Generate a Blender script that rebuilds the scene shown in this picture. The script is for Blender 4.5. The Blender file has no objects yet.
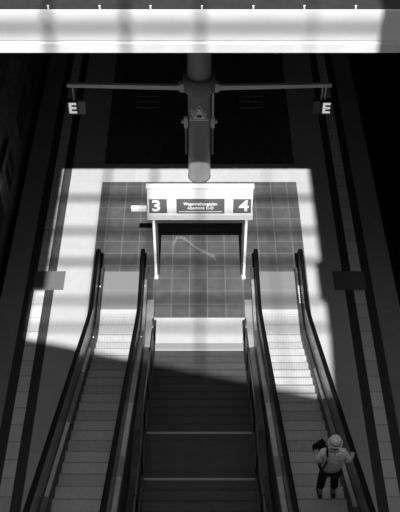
import bpy, bmesh, math, random
from mathutils import Vector, Matrix
random.seed(4)
C = bpy.context.scene.collection
R = math.radians
# ---------------------------------------------------------------- materials
def mat(name, v, rough=.6, metal=0., spec=.5, noise=0., nscale=6., bump=0., tint=(1,1,1)):
    m = bpy.data.materials.new(name); m.use_nodes = True
    nt = m.node_tree; b = nt.nodes['Principled BSDF']
    b.inputs['Base Color'].default_value = (v*tint[0], v*tint[1], v*tint[2], 1)
    b.inputs['Roughness'].default_value = rough
    b.inputs['Metallic'].default_value = metal
    b.inputs['Specular IOR Level'].default_value = spec
    if noise or bump:
        tc = nt.nodes.new('ShaderNodeTexCoord')
        n = nt.nodes.new('ShaderNodeTexNoise'); n.inputs['Scale'].default_value = nscale; n.inputs['Detail'].default_value = 6
        nt.links.new(tc.outputs['Object'], n.inputs['Vector'])
        if noise:
            r = nt.nodes.new('ShaderNodeMapRange'); r.inputs['From Min'].default_value = .3; r.inputs['From Max'].default_value = .7
            r.inputs['To Min'].default_value = v*(1-noise); r.inputs['To Max'].default_value = v*(1+noise)
            nt.links.new(n.outputs['Fac'], r.inputs['Value']); nt.links.new(r.outputs['Result'], b.inputs['Base Color'])
        if bump:
            bp = nt.nodes.new('ShaderNodeBump'); bp.inputs['Strength'].default_value = bump; bp.inputs['Distance'].default_value = .01
            nt.links.new(n.outputs['Fac'], bp.inputs['Height']); nt.links.new(bp.outputs['Normal'], b.inputs['Normal'])
    return m

def tile_mat(name, v, grout, sx, sy, ox=0, oy=0, w=.02, rough=.5, var=.2, noise=.15):
    """square paving: grid of joints from object coordinates, each stone a slightly different tone"""
    m = bpy.data.materials.new(name); m.use_nodes = True
    nt = m.node_tree; N = nt.nodes; L = nt.links; b = N['Principled BSDF']
    b.inputs['Roughness'].default_value = rough
    tc = N.new('ShaderNodeTexCoord'); sep = N.new('ShaderNodeSeparateXYZ'); L.new(tc.outputs['Object'], sep.inputs[0])
    def M(op, a, c=None):
        n = N.new('ShaderNodeMath'); n.operation = op
        for i, x in enumerate((a, c)):
            if x is None: continue
            if isinstance(x, (int, float)): n.inputs[i].default_value = x
            else: L.new(x, n.inputs[i])
        return n.outputs[0]
    lines = []; cells = []
    for out, s, o in ((sep.outputs[0], sx, ox), (sep.outputs[1], sy, oy)):
        t = M('DIVIDE', M('ADD', out, o), s)
        fr = M('FRACT', t); cells.append(M('FLOOR', t))
        d = M('ABSOLUTE', M('SUBTRACT', fr, .5))
        lines.append(M('GREATER_THAN', d, .5-w/(2*s)))
    line = M('MAXIMUM', lines[0], lines[1])
    cb = N.new('ShaderNodeCombineXYZ'); L.new(cells[0], cb.inputs[0]); L.new(cells[1], cb.inputs[1])
    wn = N.new('ShaderNodeTexWhiteNoise'); L.new(cb.outputs[0], wn.inputs['Vector'])
    n = N.new('ShaderNodeTexNoise'); n.inputs['Scale'].default_value = 3.5; n.inputs['Detail'].default_value = 8; L.new(tc.outputs['Object'], n.inputs['Vector'])
    f = M('ADD', M('MULTIPLY', M('SUBTRACT', wn.outputs['Value'], .5), 2*var), M('MULTIPLY', M('SUBTRACT', n.outputs['Fac'], .5), 4*noise))
    stone = M('MULTIPLY', M('ADD', f, 1.0), v)
    mx = N.new('ShaderNodeMix'); mx.data_type = 'FLOAT'
    L.new(line, mx.inputs['Factor']); L.new(stone, mx.inputs['A']); mx.inputs['B'].default_value = grout
    L.new(mx.outputs['Result'], b.inputs['Base Color'])
    return m

def ribbed(name, v, pitch=.03, rough=.45, metal=.3, amp=.35, axis=0):
    """fine parallel cleats"""
    m = bpy.data.materials.new(name); m.use_nodes = True
    nt = m.node_tree; N = nt.nodes; L = nt.links; b = N['Principled BSDF']
    b.inputs['Roughness'].default_value = rough; b.inputs['Metallic'].default_value = metal
    tc = N.new('ShaderNodeTexCoord'); w = N.new('ShaderNodeTexWave'); w.inputs['Scale'].default_value = 1/(pitch*3.2)
    w.bands_direction = 'XY'[axis]
    L.new(tc.outputs['Object'], w.inputs['Vector'])
    n = N.new('ShaderNodeTexNoise'); n.inputs['Scale'].default_value = 9; n.inputs['Detail'].default_value = 6; L.new(tc.outputs['Object'], n.inputs['Vector'])
    a = N.new('ShaderNodeMath'); a.operation = 'ADD'; L.new(w.outputs['Fac'], a.inputs[0]); L.new(n.outputs['Fac'], a.inputs[1])
    r = N.new('ShaderNodeMapRange'); r.inputs['From Min'].default_value = .3; r.inputs['From Max'].default_value = 1.7
    r.inputs['To Min'].default_value = v*(1-amp); r.inputs['To Max'].default_value = v*(1+amp)
    L.new(a.outputs[0], r.inputs['Value']); L.new(r.outputs['Result'], b.inputs['Base Color'])
    return m

M = dict(
    floor_light=tile_mat('pale_stone_paving', .56, .48, 1.0, 1.0, .05, .3, .012, .5, .04, .05),
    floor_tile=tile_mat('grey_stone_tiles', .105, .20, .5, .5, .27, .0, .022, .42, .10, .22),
    floor_outer=tile_mat('platform_edge_paving', .34, .28, 1.0, 1.0, .1, .0, .012, .6, .04, .08),
    strip_dark=mat('dark_stone_strip', .055, .6, noise=.2),
    tactile=tile_mat('tactile_paving', .80, .50, 10, .5, 5.1, .0, .03, .6, .10, .06),
    plate=mat('studded_plate', .17, .5, noise=.12, nscale=20),
    concrete=mat('concrete', .25, .8, noise=.2),
    trackbed=mat('dark_track_bed', .02, .9, noise=.5, nscale=12, bump=.6),
    rail=mat('rail_steel', .12, .4, .8),
    black=mat('black_rubber', .006, .6, spec=.2),
    dark=mat('dark_grey_paint', .035, .5),
    pillar=mat('pillar_grey_paint', .30, .55, noise=.10, nscale=2.5),
    collar=mat('collar_paint', .19, .5),
    arm=mat('arm_paint', .62, .45),
    white=mat('white_enamel', .86, .45, noise=.03, nscale=3),
    fascia=mat('pale_fascia_panel', .80, .55, noise=.05, nscale=1.2),
    flange=mat('pale_flange', .70, .55, noise=.10, nscale=1.5),
    deck=mat('dark_roofing', .028, .8, noise=.2),
    underside=mat('dark_soffit', .05, .8),
    steel=mat('brushed_steel', .30, .38, .75, noise=.15, nscale=4),
    steel_light=mat('pale_steel_and_reflection', .60, .42, .5, noise=.15, nscale=5),  # apron steel, also the painted reflections on the escalator covers
    steel_dark=mat('dark_anodised_cover', .17, .35, .5, noise=.2, nscale=4),
    panel=mat('balustrade_panel', .13, .25, .3, noise=.2, nscale=3),
    plate_landing=ribbed('landing_plate', .26, .05, .5, .0, .10),
    comb=mat('comb_plate', .62, .4, .0),
    tread=ribbed('ribbed_tread', .56, .04, .5, .0, .22),
    tread_worn=ribbed('worn_ribbed_tread', .47, .04, .5, .0, .25),
    riser=mat('step_riser', .33, .5, .0),
    stair=tile_mat('stair_stone', .065, .05, 2.4, .354, 1.2, .05, .012, .6, .14, .2),
    stair_riser=mat('stair_riser', .045, .7),
    nosing=mat('nosing_strip', .42, .5),
    sign_grey=mat('sign_grey', .13, .5), sign_mid=mat('sign_mid_grey', .30, .5),
    esign_a=mat('section_sign_grey', .16, .5), esign_b=mat('section_sign_dark', .07, .5), esign_p=mat('section_sign_black', .025, .5),
    sign_black=mat('sign_black', .05, .5),
    letter=mat('sign_lettering', .93, .5),
    roof=mat('unseen_overhead', .05, .8),
    train=mat('train_body', .10, .35, .2, noise=.2, nscale=2), train_roof=mat('train_roof', .20, .5, .2, noise=.35, nscale=2.5),
    glass=mat('dark_window_glass', .012, .12, 0, .8),
    skin=mat('skin', .42, .55), hat=mat('woven_hat', .62, .8, noise=.25, nscale=60), hatband=mat('hat_band', .10, .8),
    shirt=mat('patterned_shirt', .72, .85, noise=.4, nscale=28), trousers=mat('dark_trousers', .035, .9, noise=.3, nscale=20),
    shoe=mat('shoe', .06, .6), sole=mat('pale_sole', .5, .7), bag=mat('black_bag', .012, .9, spec=.1), hair=mat('hair', .06, .8),
    backlit=mat('backlit_lettering', .9, .5),
    stain=mat('dried_smear', .19, .6, noise=.3, nscale=14),
)
_b = M['backlit'].node_tree.nodes['Principled BSDF']; _b.inputs['Emission Color'].default_value = (1,1,1,1); _b.inputs['Emission Strength'].default_value = .45
# ---------------------------------------------------------------- mesh helpers
def link(name, bm, m, parent=None, smooth=False, kind=None, bevel=0, loc=None):
    bmesh.ops.recalc_face_normals(bm, faces=bm.faces)
    me = bpy.data.meshes.new(name); bm.to_mesh(me); bm.free()
    for x in (m if isinstance(m, (list, tuple)) else [m]): me.materials.append(x)
    if smooth:
        for p in me.polygons: p.use_smooth = True
    o = bpy.data.objects.new(name, me); C.objects.link(o)
    if parent: o.parent = parent
    if kind: o['kind'] = kind
    if loc: o.location = loc
    if bevel:
        b = o.modifiers.new('bevel', 'BEVEL'); b.width = bevel; b.segments = 2; b.limit_method = 'ANGLE'
    return o
def box(bm, x0, x1, y0, y1, z0, z1, mi=0):
    v = [bm.verts.new((x, y, z)) for z in (z0, z1) for y in (y0, y1) for x in (x0, x1)]
    for f in ((0,1,3,2), (4,5,7,6), (0,1,5,4), (2,3,7,6), (0,2,6,4), (1,3,7,5)):
        bm.faces.new([v[i] for i in f]).material_index = mi
    return v
def B(*a):
    bm = bmesh.new(); box(bm, *a); return bm
def prism_yz(bm, pts, x0, x1, mi=0):
    a = [bm.verts.new((x0, y, z)) for y, z in pts]; b = [bm.verts.new((x1, y, z)) for y, z in pts]
    n = len(pts)
    bm.faces.new(a).material_index = mi; bm.faces.new(b[::-1]).material_index = mi
    for i in range(n):
        bm.faces.new((a[i], a[(i+1) % n], b[(i+1) % n], b[i])).material_index = mi
def loft(bm, rings, closed_ring=True, caps=True):
    vs = [[bm.verts.new(p) for p in r] for r in rings]
    for a, b in zip(vs, vs[1:]):
        n = len(a)
        for i in range(n if closed_ring else n-1):
            bm.faces.new((a[i], a[(i+1) % n], b[(i+1) % n], b[i]))
    if caps: bm.faces.new(vs[0]); bm.faces.new(vs[-1][::-1])
def tube(bm, pts, r, n=8, flat=None):
    """round (or rectangular if flat=(w,h)) tube along points"""
    pts = [Vector(p) for p in pts]; rings = []
    for i, p in enumerate(pts):
        t = (pts[min(i+1, len(pts)-1)]-pts[max(i-1, 0)]).normalized()
        up = Vector((0, 0, 1)) if abs(t.x) > .9 or abs(t.z) < .9 else Vector((0, 1, 0))
        if flat: side = Vector((1, 0, 0))
        else: side = t.cross(up).normalized()
        up2 = side.cross(t).normalized()
        rr = r[i] if isinstance(r, (list, tuple)) else r
        if flat:
            w, h = flat; rings.append([p+side*a*w/2+up2*b*h/2 for a, b in ((-1,-.6),(-.8,-1),(.8,-1),(1,-.6),(1,.6),(.8,1),(-.8,1),(-1,.6))])
        else: rings.append([p+(side*math.cos(2*math.pi*k/n)+up2*math.sin(2*math.pi*k/n))*rr for k in range(n)])
    loft(bm, rings)
def lathe(bm, prof, n=32, cx=0, cy=0):
    rings = [[(cx+r*math.cos(2*math.pi*k/n), cy+r*math.sin(2*math.pi*k/n), z) for k in range(n)] for r, z in prof]
    loft(bm, rings)
def empty(name, loc=(0,0,0), label=None, cat=None, group=None):
    o = bpy.data.objects.new(name, None); C.objects.link(o); o.location = loc; o.empty_display_size = .2
    tag(o, label, cat, group); return o
def tag(o, label=None, cat=None, group=None, kind=None):
    if label: o['label'] = label
    if cat: o['category'] = cat
    if group: o['group'] = group
    if kind: o['kind'] = kind
    return o
def text(name, s, size, m, parent, loc, rot, depth=.006, bold=0., align='CENTER', sx=1.):
    cu = bpy.data.curves.new(name, 'FONT'); cu.body = s; cu.size = size; cu.align_x = align; cu.align_y = 'CENTER'
    cu.extrude = depth; cu.offset = bold; cu.space_character = 1.04
    t = bpy.data.objects.new(name, cu); C.objects.link(t)
    dg = bpy.context.evaluated_depsgraph_get(); dg.update()
    me = bpy.data.meshes.new_from_object(t.evaluated_get(dg)); bpy.data.objects.remove(t)
    me.materials.clear(); me.materials.append(m)
    o = bpy.data.objects.new(name, me); C.objects.link(o); o.parent = parent; o.location = loc; o.rotation_euler = rot; o.scale = (sx, 1, 1)
    return o
# ---------------------------------------------------------------- platform
xs = [-5.5, -4.86, -4.61, -4.31, -4.06, -3.05, 3.05, 4.06, 4.31, 4.61, 4.86, 5.5]
ys = [-6, 17.0, 22.71, 23.6, 55]
bm = bmesh.new(); g = {}
for i, x in enumerate(xs):
    for j, y in enumerate(ys): g[i, j] = bm.verts.new((x, y, 0))
def cellmat(i, j):
    if i in (0, 10): return 2
    if i in (1, 3, 7, 9): return 3
    if i in (2, 8): return 3
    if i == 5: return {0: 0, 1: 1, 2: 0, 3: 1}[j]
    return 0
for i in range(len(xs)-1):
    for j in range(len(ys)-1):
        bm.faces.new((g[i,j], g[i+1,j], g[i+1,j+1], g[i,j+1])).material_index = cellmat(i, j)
# solid body of the platform
bot = [bm.verts.new(p) for p in ((-5.5,-6,-1.1), (5.5,-6,-1.1), (5.5,55,-1.1), (-5.5,55,-1.1))]
J = len(ys)-1; I = len(xs)-1
for f in ([g[i,0] for i in range(I+1)]+[bot[1], bot[0]], [g[i,J] for i in range(I, -1, -1)]+[bot[3], bot[2]],
          [g[0,j] for j in range(J, -1, -1)]+[bot[0], bot[3]], [g[I,j] for j in range(J+1)]+[bot[2], bot[1]], bot):
    bm.faces.new(f).material_index = 4
link('floor', bm, [M['floor_light'], M['floor_tile'], M['floor_outer'], M['strip_dark'], M['concrete']], kind='structure')
for n, (a, b) in enumerate(((-4.61, -4.31), (4.31, 4.61))):
    link('trim_%d' % (n+1), B(a, b, -6, 55, .0005, .006), M['tactile'], kind='structure')
for x0, x1, side in ((-4.66, -3.8, 'left'), (3.78, 4.68, 'right')):
    bm = bmesh.new(); box(bm, x0, x1, 18.03, 18.76, .0065, .014)
    for i in range(14):
        for k in range(11):
            x = x0+.05+i*(x1-x0-.1)/13; y = 18.08+k*.063; box(bm, x-.012, x+.012, y-.012, y+.012, .013, .017)
    tag(link('tactile_plate', bm, M['plate']), 'grey studded rectangular plate set across the %s guide strip beside the escalator foot' % side, 'floor plate')
# track beds
for s, n in ((-1, 3), (1, 4)):
    link('trim_%d' % n, B(*sorted((s*5.5, s*11.5)), -6, 55, -1.5, -1.1), M['trackbed'], kind='structure')
link('wall_left', B(-11.9, -11.5, -6, 55, -1.5, 9.0), M['underside'], kind='structure')
link('light_block_wall', B(-11.5, 11.5, 55, 55.3, -1.5, 9.1), M['underside'], kind='structure')  # added unseen end wall that shuts out ambient light
link('wall_right', B(11.5, 11.9, -6, 55, -1.5, 9.0), M['underside'], kind='structure')
for s in (-1, 1):
    for x in (6.2, 7.64):
        bm = bmesh.new(); cx = s*x
        prof = [(-.07,0),(.07,0),(.07,.02),(.01,.04),(.01,.12),(.035,.13),(.035,.16),(-.035,.16),(-.035,.13),(-.01,.12),(-.01,.04),(-.07,.02)]
        loft(bm, [[(cx+a, y, -1.1+b) for a, b in prof] for y in (-6, 55)])
        tag(link('track_rail', bm, M['rail']), ('steel rail in the dark %s track bed, %s the platform' % ('left' if s < 0 else 'right', 'nearer' if x < 7 else 'farther from')), 'rail')
# ---------------------------------------------------------------- train at the left edge
tr = empty('train_carriage', (-7.1, 20, -1.1), 'dark train carriage with black windows standing at the left platform edge', 'train')
sec = [(-1.4,.35), (-1.43,1.2), (-1.43,2.7), (-1.3,3.3), (-1.05,3.62), (-.5,3.8), (.5,3.8), (1.05,3.62), (1.3,3.3), (1.43,2.7), (1.43,1.2), (1.4,.35)]
bm = bmesh.new(); loft(bm, [[(x, y, z) for x, z in sec] for y in (-14, 20)]); link('body', bm, M['train'], tr, bevel=.03)
bm = bmesh.new(); rs = [(-1.34,3.32),(-1.07,3.66),(-.5,3.84),(.5,3.84),(1.07,3.66),(1.34,3.32),(1.3,3.28),(-1.3,3.28)]
loft(bm, [[(x, y, z) for x, z in rs] for y in (-13.9, 19.9)]); link('roof', bm, M['train_roof'], tr)
for k in range(12):
    y = -12.4+k*2.7
    if k % 4 == 1:
        d = link('door', B(1.425, 1.46, y-.1, y+1.4, 1.1, 3.1), M['train'], tr, bevel=.01)
        link('door_window', B(1.455, 1.47, y+.1, y+.58, 1.9, 2.8), M['glass'], d); link('door_window', B(1.455, 1.47, y+.72, y+1.2, 1.9, 2.8), M['glass'], d)
    else: link('window', B(1.42, 1.445, y, y+1.9, 1.85, 2.75), M['glass'], tr, bevel=.02)
for y in (6.5, 1.0):
    u = bmesh.new(); box(u, -.7, .8, y, y+2.2, 3.8, 4.05)
    for q in range(9): box(u, -.6, .7, y+.15+q*.22, y+.25+q*.22, 4.05, 4.08)
    link('roof_unit', u, M['train_roof'], tr, bevel=.02)
for y in (-11, -8.5, 12.5, 15):
    for s in (-1, 1):
        bm = bmesh.new(); tube(bm, [(s*.66, y, .57), (s*.78, y, .57)], .42, 20); link('wheel', bm, M['dark'], tr)
# ---------------------------------------------------------------- bridge, roof
bm = bmesh.new()
box(bm, -13, 13, 16.0, 55, 9.16, 9.93)  # bridge slab; its long rear extension is added to cut ambient light
link('ceiling', bm, M['underside'], kind='structure')
bm = bmesh.new(); box(bm, -13, 13, 15.9, 15.93, 9.30, 9.95)
link('trim_5', bm, M['fascia'], kind='structure')
bm = bmesh.new(); box(bm, -13, 13, 15.93, 15.995, 9.235, 9.30); box(bm, -13, 13, 15.87, 16.2, 9.04, 9.235)
link('trim_6', bm, M['flange'], kind='structure')
link('trim_7', B(-13, 13, 15.931, 55, 9.931, 9.948), M['deck'], kind='structure')
pos = ['over the left floor strip', 'over the left escalator', 'left of the pillar, second from it', 'directly above the pillar', 'right of the pillar, second from it', 'over the right escalator', 'over the right floor strip']
for k, x in enumerate((-2.85, -1.88, -.92, .05, 1.02, 1.98, 2.95)):
    bm = bmesh.new(); tube(bm, [(x, 15.915, 9.95), (x, 15.915, 10.03)], .016, 8); tube(bm, [(x, 15.915, 10.025), (x, 15.915, 10.04)], .022, 8)
    nm = ['leftmost', 'second from the left', 'third from the left', 'middle', 'third from the right', 'second from the right', 'rightmost'][k]
    tag(link('fixing_pin', bm, M['white']), 'small white pin on the pale beam edge, %s of seven' % nm, 'pin', 'pins along the beam edge')
for x, r, w in ((-.96, .02, 'left of the pillar'), (1.55, .03, 'right of the pillar'), (3.35, .02, 'near the right end of its lit part')):
    t = empty('hanging_rod', (x, 16.6, 9.16), 'short thin rod hanging under the pale beam, %s' % w, 'rod')
    bm = bmesh.new(); tube(bm, [(0,0,0), (.02,0,-.52)], r, 8); link('rod', bm, M['arm'], t)
    bm = bmesh.new(); tube(bm, [(.02,0,-.50), (.02,0,-.58)], r*1.9, 8); link('end_cap', bm, M['collar'], t)
# added unseen slab overhead, its opening shaped to cast the sunlit patch
EL = R(50.4); TE = math.tan(EL); ZR = 26.0
def up(x, yg, z=ZR): return (x, yg-z/TE)
open_g = [(-4.62, 16.22), (3.36, 14.28), (3.46, 16.2), (3.46, 17.5), (3.32, 17.7), (3.32, 19.1), (3.47, 19.15), (3.47, 26), (-4.29, 26), (-4.29, 18.02), (-4.62, 18.0)]
hole = [up(*p) for p in open_g]
bm = bmesh.new()
outer = [(-22, -30), (22, -30), (22, 6), (-22, 6)]
def ring(pts, z): 
    v = [bm.verts.new((x, y, z)) for x, y in pts]
    return v, [bm.edges.new((v[i], v[(i+1) % len(v)])) for i in range(len(v))]
vo, eo = ring(outer, ZR); vh, eh = ring(hole, ZR)
bmesh.ops.triangle_fill(bm, use_beauty=True, edges=eo+eh)
ext = bmesh.ops.extrude_face_region(bm, geom=list(bm.faces))
for v in [e for e in ext['geom'] if isinstance(e, bmesh.types.BMVert)]: v.co.z += .08
link('trim_8', bm, M['roof'], kind='structure')
# glazing bars of the high glass roof far above the opening
ZG = 44.0
bm = bmesh.new()
for yg, w in ((23.78, .12), (21.9, .12), (20.4, .10), (19.1, .11), (17.6, .07), (16.6, .07)):
    y = up(0, yg, ZG)[1]; box(bm, -9, 8, y-w*.65, y+w*.65, ZG, ZG+.1)
for x, w in ((-2.9, .13), (-1.42, .13), (0.02, .10), (2.15, .05)):
    box(bm, x-w/2, x+w/2, -28, -8, ZG+.1, ZG+.25)
link('trim_9', bm, M['roof'], kind='structure')
# ---------------------------------------------------------------- pillar with arms
PY = 23.0; pr = .345
pl = empty('round_pillar', (0, PY, 0), 'round grey pillar with a collar in the middle of the platform, its foot in sunlight', 'pillar')
bm = bmesh.new(); lathe(bm, [(pr, .041), (pr, .05), (pr, 9.14), (pr, 9.15)], 48); link('shaft', bm, M['pillar'], pl, smooth=False)
for p in C.objects[-1].data.polygons:
    if abs(p.normal.z) < .5: p.use_smooth = True
bm = bmesh.new(); lathe(bm, [(pr+.015, .001), (pr+.015, .04)], 48); link('base_ring', bm, M['sign_grey'], pl)
bm = bmesh.new(); lathe(bm, [(pr+.005, 3.26), (.45, 3.29), (.47, 3.32), (.47, 3.74), (.45, 3.78), (pr+.005, 3.80)], 48); link('collar', bm, M['collar'], pl)
for p in C.objects[-1].data.polygons:
    if abs(p.normal.z) < .3: p.use_smooth = True
for s in (-1, 1):
    bm = bmesh.new()
    rings = []
    for x, h, zc in ((.46, .075, 3.36), (3.86, .055, 3.44)):
        rings.append([(s*x, a, zc+b) for a, b in ((-.06,-h), (.06,-h), (.06,h), (-.06,h))])
    loft(bm, rings)
    arm = link('cantilever_arm', bm, M['arm'], pl, bevel=.01)
    bm = bmesh.new(); box(bm, *sorted((s*.40, s*.55)), -.1, .1, 3.24, 3.52)
    for a in (-.07, .07):
        for z in (3.28, 3.48): tube(bm, [(s*.55, a, z), (s*.60, a, z)], .022, 6)
    link('flange', bm, M['arm'], arm)
    # loudspeaker-like clamp and cable pipe on the side of the shaft
    bm = bmesh.new(); tube(bm, [(s*.40, -.12, 2.0), (s*.40, -.12, 2.40)], .065, 12)
    box(bm, *sorted((s*.33, s*.42)), -.18, -.02, 2.08, 2.34); tube(bm, [(s*.44, -.12, 2.22), (s*.54, -.12, 2.22)], .06, 10)
    cl = link('clamp', bm, M['arm'], pl, bevel=.008)
    bm = bmesh.new(); tube(bm, [(s*.40, -.12, .98), (s*.40, -.12, 2.01)], .035, 8); link('pipe', bm, M['collar'], cl)
bm = bmesh.new(); tube(bm, [(.40, -.13, 2.40), (.40, -.13, 3.24)], .035, 8); link('pipe', bm, M['arm'], pl)
# warning triangle
ws = empty('warning_sign', (0, PY-.36, 2.44), 'small triangular warning sign with a pale border fixed to the pillar front', 'sign')
def tri(s, z0, y0, y1, m, name):
    bm = bmesh.new(); w = .29*s; h = .52*s
    a = [(-w, z0), (w, z0), (w*.93, z0+.02), (.02, z0+h), (-.02, z0+h), (-w*.93, z0+.02)]
    loft(bm, [[(x, y, z) for x, z in a] for y in (y0, y1)]); return link(name, bm, m, ws)
tri(1.0, 0, -.030, 0, M['letter'], 'border'); tri(.84, .035, -.034, -.031, M['esign_b'], 'rim'); tri(.70, .06, -.038, -.035, M['letter'], 'face')
bm = bmesh.new()
rings = [[(a*.085*q, y, .17+b*.055*q) for a, b in [(math.cos(t*math.pi/6), math.sin(t*math.pi/6)) for t in range(12)]] for y, q in ((-.042, 1), (-.039, 1))]
loft(bm, rings); link('emblem', bm, M['sign_black'], ws)
for p, q, rr in [((-.27, -.012, .26+d*.9), (-.15, -.014, .19+d*.8), .014) for d in (0, .09, .18)]+[((.15, -.014, .30), (.20, -.012, .36), .012), ((.18, -.014, .20), (.24, -.012, .25), .012)]:
    bm = bmesh.new(); tube(bm, [p, q], rr, 6); link('ray', bm, M['letter'], ws)
# hanging E signs
for s in (-1, 1):
    cx = s*3.64; side = 'left' if s < 0 else 'right'
    sg = empty('section_sign', (0, PY, 2.48), 'hanging section sign with white letter E under the %s end of the pillar arm' % side, 'sign')
    bm = bmesh.new(); box(bm, *sorted((cx-.27, cx+.27)), -.09, .09, -.02, .44)
    link('housing', bm, M['esign_a'] if s < 0 else M['esign_b'], sg, bevel=.012)
    a, b = sorted((s*3.58, s*3.92))
    link('letter_panel', B(a-.01, b+.01, -.13, -.0905, -.025, .445), M['esign_p'], sg, bevel=.006)
    text('letter', 'E', .50, M['backlit'], sg, ((a+b)/2, -.135, .21), (R(90), 0, 0), bold=.014)
    bm = bmesh.new(); tube(bm, [(s*3.70, 0, .44), (s*3.70, 0, .92)], .025, 8)
    if s > 0: tube(bm, [(s*3.60, 0, .44), (s*3.60, 0, .92)], .02, 8)
    link('hanger', bm, M['arm'], sg)
# ---------------------------------------------------------------- platform board 3 / 4
bd = empty('platform_board', (0.02, 18.5, 0), 'white board on two legs showing 3 and 4 above a timetable text panel', 'sign board')
link('housing', B(-1.38, 1.38, 0, .10, 2.46, 3.37), M['white'], bd, bevel=.01)
link('top_frame', B(-1.40, 1.40, -.03, .12, 3.33, 3.39), M['white'], bd, bevel=.008)
link('ledge', B(-1.40, 1.40, -.05, .20, 2.26, 2.44), M['white'], bd, bevel=.008)
for s, ch in ((-1, '3'), (1, '4')):
    a = link('number_panel', B(*sorted((s*.87, s*1.34)), -.012, -.001, 2.48, 2.96), M['sign_grey'], bd)
    text('numeral', ch, .52, M['letter'], a, (s*1.15, -.02, 2.72), (R(90), 0, 0), bold=.012)
p = link('text_panel', B(-.62, .64, -.012, -.001, 2.47, 2.97), M['sign_grey'], bd)
text('lettering', 'Wagenreihungsplan', .125, M['letter'], p, (.01, -.02, 2.80), (R(90), 0, 0), bold=.003, sx=.86)
text('lettering', 'Abschnitt C-D', .125, M['letter'], p, (.01, -.02, 2.66), (R(90), 0, 0), bold=.003, sx=.9)
link('underline', B(-.56, .58, -.018, -.013, 2.52, 2.545), M['letter'], p)
for s in (-1, 1):
    bm = bmesh.new(); x = s*1.235; box(bm, x-.035, x+.035, -.02, .10, 0, 2.27)
    lg = link('leg', bm, M['white'], bd, bevel=.006)
    link('foot_plate', B(x-.05, x+.05, -.04, .12, 0, .015), M['white'], lg)
    x = s*1.17; link('rear_post', B(x-.028, x+.028, .12, .24, 0, 2.27), M['sign_black'], bd)
link('shadow_bar', B(-1.20, 1.20, .10, .22, 2.02, 2.25), M['sign_black'], bd)  # black bar standing in for the shadow the board casts
bx = link('side_box', B(-1.82, -1.41, .02, .14, 2.50, 2.62), M['white'], bd, bevel=.01)
# dried smear on the tiles under the board
pts = [((173+x*1.0-199.3)/34.5, 18.9+y) for x, y in ()]
path = [(-.76,19.45), (-.74,19.85), (-.66,20.12), (-.52,20.15), (-.34,19.98), (-.12,19.75), (.12,19.55), (.36,19.38), (.52,19.15)]
bm = bmesh.new(); rnd = random.Random(3)
wd = [.03, .04, .09, .10, .05, .05, .07, .09, .03]
L1 = []; L2 = []
for i in range(len(path)-1):
    for q in range(5):
        t = q/5; x = path[i][0]*(1-t)+path[i+1][0]*t; y = path[i][1]*(1-t)+path[i+1][1]*t; w = (wd[i]*(1-t)+wd[i+1]*t)*rnd.uniform(.5, 1.2)
        dx, dy = path[i+1][0]-path[i][0], path[i+1][1]-path[i][1]; l = math.hypot(dx, dy)
        L1.append(bm.verts.new((x-dy/l*w, y+dx/l*w, .003))); L2.append(bm.verts.new((x+dy/l*w*.4, y-dx/l*w*.4, .003)))
for i in range(len(L1)-1): bm.faces.new((L1[i], L1[i+1], L2[i+1], L2[i]))
tag(link('floor_smear', bm, M['stain']), 'pale curved smear dried on the grey tiles under the white board', 'stain', kind='stuff')
# faint framed hatches on the far floor
for x, w in ((-1.78, 'left'), (1.79, 'right')):
    bm = bmesh.new()
    for y in (26.66, 27.0, 27.34): box(bm, x-.38, x+.38, y-.012, y+.012, .001, .03)
    for a in (x-.38, x+.38): box(bm, a-.012, a+.012, 26.66, 27.34, .001, .03)
    tag(link('floor_hatch', bm, M['pillar']), 'faint rectangular hatch frame on the dark floor %s of the pillar' % w, 'hatch')
# ---------------------------------------------------------------- escalators
TA = math.tan(R(28)); Y0 = 16.4; YT = 4.84; ZT = (Y0-YT)*TA
def ze(Y):
    """nosing line of the escalator: flat, eased into the incline"""
    r = .45
    if Y > Y0+r: return 0.
    if Y > Y0-r: return TA*(Y0+r-Y)**2/(4*r)
    if Y > YT+r: return (Y0-Y)*TA
    if Y > YT-r: return ZT-TA*(Y-(YT-r))**2/(4*r)
    return ZT
def ysamp(a, b):
    out = [a]; y = a
    while y < b-1e-6:
        fine = abs(y-Y0) < .6 or abs(y-YT) < .6
        y = min(b, y+(.1 if fine else .6)); out.append(y)
    return out
YE = 3.6      # upper end
def sweep(bm, prof, a, b, zfun, floorclip=None):
    rings = []
    for y in ysamp(a, b):
        z = zfun(y); rings.append([(x, y, (max(z+dz, floorclip) if floorclip is not None else z+dz)) for x, dz in prof])
    loft(bm, rings)
def sweep_strip(name, prof, a, b, m, parent, clip=None, bevel=0, label=None):
    bm = bmesh.new(); sweep(bm, prof, a, b, ze, clip); o = link(name, bm, m, parent, bevel=bevel)
    if label: o['label'] = label
    return o
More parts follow.
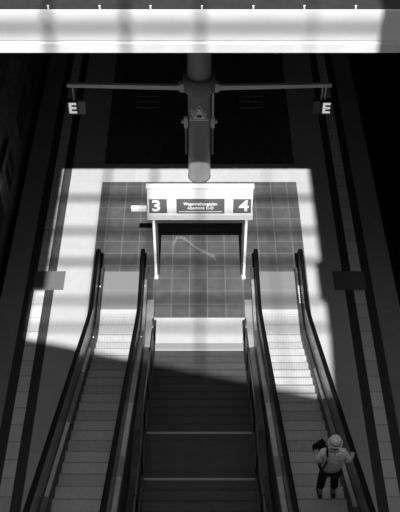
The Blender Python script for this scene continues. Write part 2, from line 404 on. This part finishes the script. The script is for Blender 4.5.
def escalator(xc, side, far):
    e = empty('escalator', (xc, 18.7, 0), 'escalator on the %s of the central stairs, %s' % (side, far), 'escalator')
    def L(o): o.location.y = -18.7; return o      # geometry is written in platform coordinates
    # landing and comb
    bm = bmesh.new(); box(bm, -.54, .54, 17.28, 18.74, .002, .02); L(link('landing_plate', bm, M['plate_landing'], e))
    bm = bmesh.new(); box(bm, -.54, .54, 17.14, 17.28, .002, .026)
    for i in range(26): box(bm, -.5+i*.04, -.48+i*.04, 17.06, 17.15, .004, .024)
    L(link('comb_plate', bm, M['comb'], e))
    for y in (18.0,):
        L(link('plate_joint', B(-.54, .54, y-.008, y+.008, .0201, .0215), M['riser'], e))
    # steps
    i = 0; y = 17.14
    while y > 5.3:
        top = max(ze(y-.05), .004) if y > Y0+.3 else ze(y)
        y2 = y-.4; low = min(ze(y), top)-.21
        bm = bmesh.new()
        box(bm, -.5, .5, y2+.008, y, max(top-.05, .002), top+.006)
        # curved riser under the front edge
        if top > .1: box(bm, -.5, .5, y-.03, y-.006, max(top-.215, .001), top-.05, 1)
        # yellow-less demarcation lines at the sides and a dark cleat gap at the back
        box(bm, -.5, .5, y-.03, y-.001, top+.006, top+.0075, 1)
        L(link('step', bm, [M['tread' if i % 3 else 'tread_worn'], M['riser']], e)); y = y2; i += 1
    L(link('upper_plate', B(-.54, .54, YE, 5.35, ZT-.02, ZT+.012), M['plate_landing'], e))
    for s in (-1, 1):
        q = lambda pr: [(s*x, z) for x, z in pr]
        outer = (s*xc < 0)                                # the side towards the stairs
        # skirt
        L(sweep_strip('skirt', q([(.503,-.12), (.503,.20), (.515,.20), (.515,-.12)]), YE, 18.68, M['dark'], e, .002))
        # inner cover, tilted
        L(sweep_strip('inner_cover', q([(.516,-.10), (.516,.20), (.60,.265), (.60,-.10)]), YE, 18.68, M['steel_dark'], e, .003))
        # outer cover and side cladding
        L(sweep_strip('outer_cover', q([(.64,.10), (.64,.262), (.75,.235), (.75,.10)]), YE, 18.68, M['steel'], e, .003))
        L(sweep_strip('side_cladding', q([(.60,-.95), (.60,.09), (.75,.09), (.75,-.95)]), YE, 18.68, M['steel_dark'], e, .001))
        # balustrade panels with joints, the foot one rounded
        edges = [YE]
        while edges[-1] < 16.0: edges.append(edges[-1]+1.24)
        edges[-1] = 16.4
        for a, b in zip(edges, edges[1:]):
            L(sweep_strip('balustrade_panel', q([(.605,.20), (.605,.94), (.635,.94), (.635,.20)]), a+.004, b-.004, M['panel'], e))
        bm = bmesh.new()
        bot_ = [(yy, ze(yy)+.20) for yy in ysamp(16.404, 18.53)]; topp = [(yy, ze(yy)+.94) for yy in ysamp(16.404, 18.48)]
        arc = [(18.50+.365*math.sin(t), .575+.365*math.cos(t)) for t in [math.pi*k/12 for k in range(1, 12)]]
        prism_yz(bm, bot_+arc[::-1]+topp[::-1], *sorted((s*.605, s*.635))); L(link('balustrade_panel', bm, M['panel'], e))
        # handrail
        pts = [(s*.62, yy, ze(yy)+.965) for yy in ysamp(YE, 18.50)]
        pts += [(s*.62, 18.50+.39*math.sin(t), .575+.39*math.cos(t)) for t in [math.pi*k/14 for k in range(1, 15)]]
        pts += [(s*.62, 18.3, .185), (s*.62, 18.0, .2)]
        bm = bmesh.new(); tube(bm, pts, .04, flat=(.10, .055)); L(link('handrail', bm, M['black'], e, smooth=True))
        # steel end cap on the deck and its row of small pale markings
        bm = bmesh.new(); loft(bm, [[(s*x, y, z) for x, z in ((.51,.003), (.51,.24), (.745,.24), (.745,.003))] for y in (18.5, 18.70)]); L(link('end_cap', bm, M['steel_dark'], e, bevel=.02))
        # bright reflections on the covers are painted as pale strips further down
    return e
E1 = escalator(-2.19, 'left', 'empty')
E2 = escalator(2.19, 'right', 'carrying one person')
def painted_reflection(e, s, a, b, x0, x1, z0, z1, name='reflection_strip', m='steel_light'):  # reflections on the covers, painted as strips of lighter steel
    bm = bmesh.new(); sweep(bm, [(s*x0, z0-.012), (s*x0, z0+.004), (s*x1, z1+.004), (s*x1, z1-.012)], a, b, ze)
    o = link(name, bm, M[m], e); o.location.y = -18.7; o['label'] = 'pale strip painted as a reflection'; return o
painted_reflection(E1, -1, 13.9, 15.2, .53, .59, .213, .26); painted_reflection(E1, -1, 9.0, 11.6, .53, .59, .213, .26)
painted_reflection(E2, 1, 12.6, 14.1, .53, .59, .213, .26); painted_reflection(E2, 1, 8.7, 10.2, .53, .59, .213, .26)
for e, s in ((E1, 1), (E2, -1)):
    painted_reflection(e, s, 10.3, 12.4, .655, .74, .262, .243); painted_reflection(e, s, 8.0, 9.6, .655, .74, .262, .243); painted_reflection(e, s, 16.0, 18.2, .655, .74, .262, .243)
# dotted pictogram strips on the right escalator, sun glints painted as dots on the left
for e, ss in ((E1, (-1, 1)), (E2, (1,))):
    for s in ss:
        bm = bmesh.new()
        for xx, zz in ((.555, .237), (.69, .252)):
            n = 9 if e is E2 else 2
            for k in range(n):
                y = 17.95-k*(.075 if n > 2 else 2.1); box(bm, s*xx-.018, s*xx+.018, y-.02, y+.02, zz-.012+ze(y), zz+.012+ze(y))
        o = link('mark_and_glint', bm, M['letter'], e); o.location.y = -18.7; o['label'] = 'small white marks, painted glints on the left escalator'
# ---------------------------------------------------------------- central stairs
SX = 1.15
st = empty('staircase', (0, 16.0, 0), 'broad dark staircase with landings between the two escalators', 'stairs')
RH = 2.05/12; RD = (15.75-11.86)/11
flights = []   # (y_start, z_start, n)
flights = [(15.75, 0., 12), (10.60, 2.05, 12), (5.44, 4.10, 12)]
def zs(Y):
    z = 0
    for y0, z0, n in flights:
        if Y < y0: z = z0+min((y0-Y)/RD*RH+RH*.5, n*RH)
    return z
for fi, (y0, z0, n) in enumerate(flights):
    for k in range(n):
        ya = y0-k*RD; zt = z0+(k+1)*RH
        yb = ya-RD if k < n-1 else ((flights[fi+1][0]) if fi < 2 else ya-RD)
        bm = bmesh.new(); box(bm, -SX, SX, yb-.02, ya, zt-.045, zt); box(bm, -SX, SX, ya-.03, ya-.006, zt-RH+.002, zt-.045, 1); box(bm, -SX, SX, ya-.045, ya-.002, zt, zt+.0015, 1)
        o = link('stair_landing' if k == n-1 and fi < 2 else 'stair_step', bm, [M['stair'], M['stair_riser']], st); o.location.y = -16
    for yy, zz in ((y0+0.0, z0+RH), (y0-(n-1)*RD, z0+n*RH)):
        if zz > 5.9: continue
        o = link('nosing_strip', B(-SX, SX, yy-.05, yy+.004, zz, zz+.004), M['nosing'], st); o.location.y = -16; o['label'] = 'pale nosing strip'
o = link('threshold_strip', B(-SX, SX, 15.82, 16.1, .001, .004), M['sign_mid'], st); o.location.y = -16
for s in (-1, 1):
    bm = bmesh.new()
    ysr = [16.15, 15.8, 11.86, 10.66, 6.7, 5.5, 1.5]
    a = [(y, zs(y)+.16) for y in ysr]; b = [(y, max(zs(y)-.55, .002)) for y in ysr]
    a[0] = (16.15, .16); b[0] = (16.15, .002); b[1] = (15.8, .002); b.insert(2, (14.6, .003))
    prism_yz(bm, a+b[::-1], *sorted((s*1.155, s*1.43))); o = link('stringer', bm, M['steel_dark'], st); o.location.y = -16
    o = link('side_apron', B(*sorted((s*1.235, s*1.43)), 15.85, 17.5, .165, .18), M['steel_light'], st); o.location.y = -16
    bm = bmesh.new(); pts = [(s*1.19, 16.12, .10), (s*1.19, 16.12, .90)]+[(s*1.19, y, zs(y)+.95) for y in ysr[1:]]
    tube(bm, [(s*1.19, y, zs(y)+.95) for y in ysr[1:]], .022, 10); tube(bm, [(s*1.19, 15.8, .95), (s*1.19, 16.12, .95), (s*1.19, 16.2, .8)], .022, 10)
    o = link('handrail', bm, M['steel'], st, smooth=True); o.location.y = -16; o['label'] = 'slim steel handrail'
    bm = bmesh.new()
    prism_yz(bm, [(y, zs(y)+.88) for y in ysr[1:]]+[(y, zs(y)+.2) for y in ysr[1:][::-1]], *sorted((s*1.185, s*1.2)))
    o = link('railing_panel', bm, M['dark'], st); o.location.y = -16
    for y in (16.1, 14.6, 13.2, 11.86, 10.72, 9.3, 7.9):
        o = link('railing_post', B(*sorted((s*1.16, s*1.22)), y-.03, y+.03, zs(y)+.13, zs(y)+.93), M['black'], st, bevel=.005); o.location.y = -16
# upper level the escalators and stairs lead to (below the picture's lower edge)
bm = bmesh.new(); box(bm, -5.4, -1.45, -6, 3.58, ZT-.4, ZT); box(bm, 1.45, 5.4, -6, 3.58, ZT-.4, ZT); box(bm, -1.449, 1.449, -6, 1.28, ZT-.4, ZT)
link('trim_10', bm, M['concrete'], kind='structure')
# ---------------------------------------------------------------- person
def skin_mesh(name, verts, edges, radii, m, parent, sub=2, root=0):
    me = bpy.data.meshes.new(name); me.from_pydata(verts, edges, []); o = bpy.data.objects.new(name, me); C.objects.link(o)
    sk = o.modifiers.new('skin', 'SKIN'); sk.use_smooth_shade = True
    for i, r in enumerate(radii):
        r = r if isinstance(r, tuple) else (r, r); o.data.skin_vertices[0].data[i].radius = r
    for i in range(len(verts)): o.data.skin_vertices[0].data[i].use_root = (i == root)
    su = o.modifiers.new('sub', 'SUBSURF'); su.levels = sub; su.render_levels = sub
    dg = bpy.context.evaluated_depsgraph_get(); dg.update()
    m2 = bpy.data.meshes.new_from_object(o.evaluated_get(dg)); bpy.data.objects.remove(o)
    m2.materials.clear(); m2.materials.append(m)
    for p in m2.polygons: p.use_smooth = True
    o = bpy.data.objects.new(name, m2); C.objects.link(o); o.parent = parent
    return o
# tread he stands on
y = 17.14
while y-.4 > 9.15: y -= .4
PT = ze(y)+.008; PYP = y-.2
PX = 2.36
pe = empty('person', (PX, PYP, PT), 'person in pale hat, patterned shirt and dark trousers riding the right escalator', 'person')
J = {}
V = []; Ed = []; Rd = []
def v(n, p, r): J[n] = len(V); V.append(p); Rd.append(r)
def ed(*n):
    for a, b in zip(n, n[1:]): Ed.append((J[a], J[b]))
v('pelvis', (0, 0, .95), (.155, .115)); v('waist', (0, .0, 1.10), (.14, .11)); v('chest', (0, .0, 1.28), (.165, .12)); v('uchest', (0, -.005, 1.40), (.13, .10))
v('neck', (0, 0, 1.49), .055); v('head0', (0, .02, 1.56), .07); v('head1', (0, .03, 1.64), (.082, .10)); v('head2', (0, .02, 1.71), (.06, .075))
ed('pelvis', 'waist', 'chest', 'uchest', 'neck', 'head0', 'head1', 'head2')
for s, n in ((-1, 'l'), (1, 'r')):
    v('hip'+n, (s*.09, 0, .88), .088); v('knee'+n, (s*.105+(-.02 if s < 0 else .0), .03, .48), .058); v('calf'+n, (s*.11+(-.02 if s < 0 else 0), -.01, .34), .052); v('ank'+n, (s*.115, -.02, .09), .036)
    v('toe'+n, (s*.135, .13, .045), (.042, .03)); ed('pelvis', 'hip'+n, 'knee'+n, 'calf'+n, 'ank'+n, 'toe'+n)
# left arm bent, hand in front holding the bag strap; right arm down to the handrail
v('shl', (-.175, 0, 1.40), .062); v('ell', (-.27, -.05, 1.16), .045); v('wrl', (-.29, .13, 1.17), .030); ed('uchest', 'shl', 'ell', 'wrl')
v('shr', (.175, 0, 1.40), .062); v('elr', (.285, -.05, 1.15), .045); v('wrr', (.400, .18, 1.04), .030); ed('uchest', 'shr', 'elr', 'wrr')
def hand(n, base, d, across, curl):
    b = Vector(base); d = Vector(d).normalized(); a = Vector(across).normalized(); dn = Vector(curl).normalized()
    v('palm'+n, tuple(b+d*.05), (.028, .02)); ed('wr'+n, 'palm'+n)
    for k, (off, ln) in enumerate(((-.030, .070), (-.010, .080), (.011, .075), (.031, .058))):
        p0 = b+d*.075+a*off
        v('f%d0%s' % (k, n), tuple(p0), .0105); v('f%d1%s' % (k, n), tuple(p0+d*ln*.5+dn*.008), .009); v('f%d2%s' % (k, n), tuple(p0+d*ln*.75+dn*ln*.45), .0075)
        ed('palm'+n, 'f%d0%s' % (k, n), 'f%d1%s' % (k, n), 'f%d2%s' % (k, n))
    p0 = b+d*.03-a*.03
    v('t0'+n, tuple(p0), .012); v('t1'+n, tuple(p0-a*.022+d*.025+dn*.012), .010); v('t2'+n, tuple(p0-a*.024+d*.05+dn*.03), .008)
    ed('palm'+n, 't0'+n, 't1'+n, 't2'+n)
hand('l', (-.29, .13, 1.17), (.25, .75, .3), (-.9, .3, 0), (.3, 0, -1))
hand('r', (.400, .18, 1.04), (.15, .85, -.40), (1, -.15, 0), (0, -.2, -1))
skin_mesh('body', V, Ed, Rd, M['skin'], pe)
# face
bm = bmesh.new(); bmesh.ops.create_uvsphere(bm, u_segments=10, v_segments=8, radius=.014)
for s in (-1, 1):
    b2 = bmesh.new(); bmesh.ops.create_uvsphere(b2, u_segments=10, v_segments=8, radius=.013, matrix=Matrix.Translation((s*.032, .118, 1.635))); link('eye', b2, M['black'], pe, smooth=True)
    b2 = bmesh.new(); bmesh.ops.create_uvsphere(b2, u_segments=10, v_segments=8, radius=.028, matrix=Matrix.Translation((s*.082, .015, 1.62)) @ Matrix.Diagonal((.4, .7, 1.1, 1))); link('ear', b2, M['skin'], pe, smooth=True)
bm.free()
b2 = bmesh.new(); bmesh.ops.create_cone(b2, segments=8, radius1=.018, radius2=.006, depth=.05, matrix=Matrix.Translation((0, .13, 1.605)) @ Matrix.Rotation(R(20), 4, 'X')); link('nose', b2, M['skin'], pe, smooth=True)
b2 = bmesh.new(); bmesh.ops.create_uvsphere(b2, u_segments=10, v_segments=6, radius=.022, matrix=Matrix.Translation((0, .105, 1.565)) @ Matrix.Diagonal((1, .5, .3, 1))); link('mouth', b2, M['hatband'], pe, smooth=True)
b2 = bmesh.new(); bmesh.ops.create_uvsphere(b2, u_segments=20, v_segments=12, radius=1, matrix=Matrix.Translation((0, .005, 1.64)) @ Matrix.Diagonal((.092, .098, .10, 1)))
bmesh.ops.bisect_plane(b2, geom=b2.verts[:]+b2.edges[:]+b2.faces[:], plane_co=(0, .04, 1.60), plane_no=(0, 1, -.6), clear_outer=True); link('hair', b2, M['hair'], pe, smooth=True)
# shirt: loose, short sleeves
sv = [(0, -.01, .90), (0, -.015, 1.05), (0, -.01, 1.22), (0, -.01, 1.36), (0, -.005, 1.46), (-.175, 0, 1.405), (-.23, -.025, 1.28), (-.26, -.045, 1.19), (.175, 0, 1.405), (.235, -.025, 1.28), (.27, -.045, 1.19)]
se = [(0,1), (1,2), (2,3), (3,4), (3,5), (5,6), (6,7), (3,8), (8,9), (9,10)]
sr = [(.205,.16), (.205,.16), (.20,.155), (.165,.125), (.075,.07), .085, .082, .080, .085, .082, .080]
skin_mesh('shirt', sv, se, sr, M['shirt'], pe)
tv = [(0, 0, .97), (-.095, 0, .86), (-.125, .03, .50), (-.14, -.015, .26), (.095, 0, .86), (.105, .03, .50), (.12, -.015, .26)]
skin_mesh('trousers', tv, [(0,1), (1,2), (2,3), (0,4), (4,5), (5,6)], [(.17,.13), .11, .085, .078, .11, .085, .078], M['trousers'], pe)
for s in (-1, 1):
    bm = bmesh.new(); cx = s*.118
    rings = []
    for yy, w, h in ((-.095, .030, .075), (-.06, .043, .095), (.0, .045, .10), (.08, .050, .075), (.15, .047, .06), (.185, .028, .04)):
        rings.append([(cx+s*.02*(yy+.1)/.3+w*math.cos(a), yy, .012+h*max(0, math.sin(a))) for a in [math.pi*k/8 for k in range(9)]]+[(cx, yy, .0121)])
    loft(bm, rings); sh = link('shoe', bm, M['shoe'], pe, smooth=True)
    bm = bmesh.new(); loft(bm, [[(cx+s*.02*(yy+.1)/.3+sx*w, yy, z) for sx, z in ((-1, .001), (1, .001), (1, .028), (-1, .028))] for yy, w in ((-.10, .034), (-.06, .046), (.02, .047), (.09, .053), (.155, .050), (.19, .03))])
    link('sole', bm, M['sole'], sh)
# hat
bm = bmesh.new(); lathe(bm, [(.130, 1.690), (.134, 1.697), (.125, 1.702), (.108, 1.712), (.103, 1.76), (.092, 1.80), (.06, 1.812), (.02, 1.795), (.0005, 1.793)], 36, 0, .01)
hat = link('hat', bm, M['hat'], pe, smooth=True)
bm = bmesh.new(); lathe(bm, [(.1075, 1.712), (.110, 1.714), (.107, 1.742), (.1035, 1.742)], 36, 0, .01); link('hat_band', bm, M['hatband'], hat, smooth=True)
# shoulder bag worn at the left, carried in front
bg = empty('shoulder_bag', (PX, PYP, PT), 'black shoulder bag hanging at the left side of the person on the escalator', 'bag')
bm = bmesh.new(); mtx = Matrix.Translation((-.20, .27, 1.14)) @ Matrix.Rotation(R(35), 4, 'Z') @ Matrix.Rotation(R(-12), 4, 'X')
vv = box(bm, -.12, .12, -.05, .05, -.12, .12)
for q in vv: q.co = mtx @ q.co
link('pouch', bm, M['bag'], bg, bevel=.03)
bm = bmesh.new()
for q in box(bm, -.122, .122, .035, .056, -.02, .123): q.co = mtx @ q.co
link('flap', bm, M['bag'], bg, bevel=.01)
bm = bmesh.new(); tube(bm, [(-.33, .16, 1.28), (-.22, .13, 1.42), (-.135, .06, 1.515), (-.125, -.02, 1.53), (-.125, -.115, 1.46), (-.14, -.165, 1.34), (-.17, -.175, 1.20), (-.215, -.12, 1.06), (-.235, .05, 1.0), (-.25, .18, 1.06)], .017, 8); link('strap', bm, M['bag'], bg, smooth=True)
# ---------------------------------------------------------------- light, world, camera
sun = bpy.data.lights.new('sun', 'SUN'); sun.energy = 6.2; sun.angle = R(.42); so = bpy.data.objects.new('sun', sun); C.objects.link(so)
so.rotation_euler = Vector((0, math.cos(EL), -math.sin(EL))).to_track_quat('-Z', 'Y').to_euler()
w = bpy.data.worlds.new('world'); bpy.context.scene.world = w; w.use_nodes = True
w.node_tree.nodes['Background'].inputs[0].default_value = (1, 1, 1, 1); w.node_tree.nodes['Background'].inputs[1].default_value = .34
cam = bpy.data.cameras.new('camera'); co = bpy.data.objects.new('camera', cam); C.objects.link(co)
F = 940.; TH = math.atan(926/F)
cam.sensor_fit = 'VERTICAL'; cam.sensor_height = 36; cam.lens = F/512*36; cam.clip_end = 300
cam.shift_x = .7/512
co.location = (0, 0, 19.1); co.rotation_euler = (math.pi/2-TH, 0, 0)
sc = bpy.context.scene; sc.camera = co
sc.view_settings.view_transform = 'Standard'; sc.view_settings.look = 'None'; sc.view_settings.gamma = 1; sc.view_settings.exposure = 0
sc.view_settings.use_curve_mapping = False
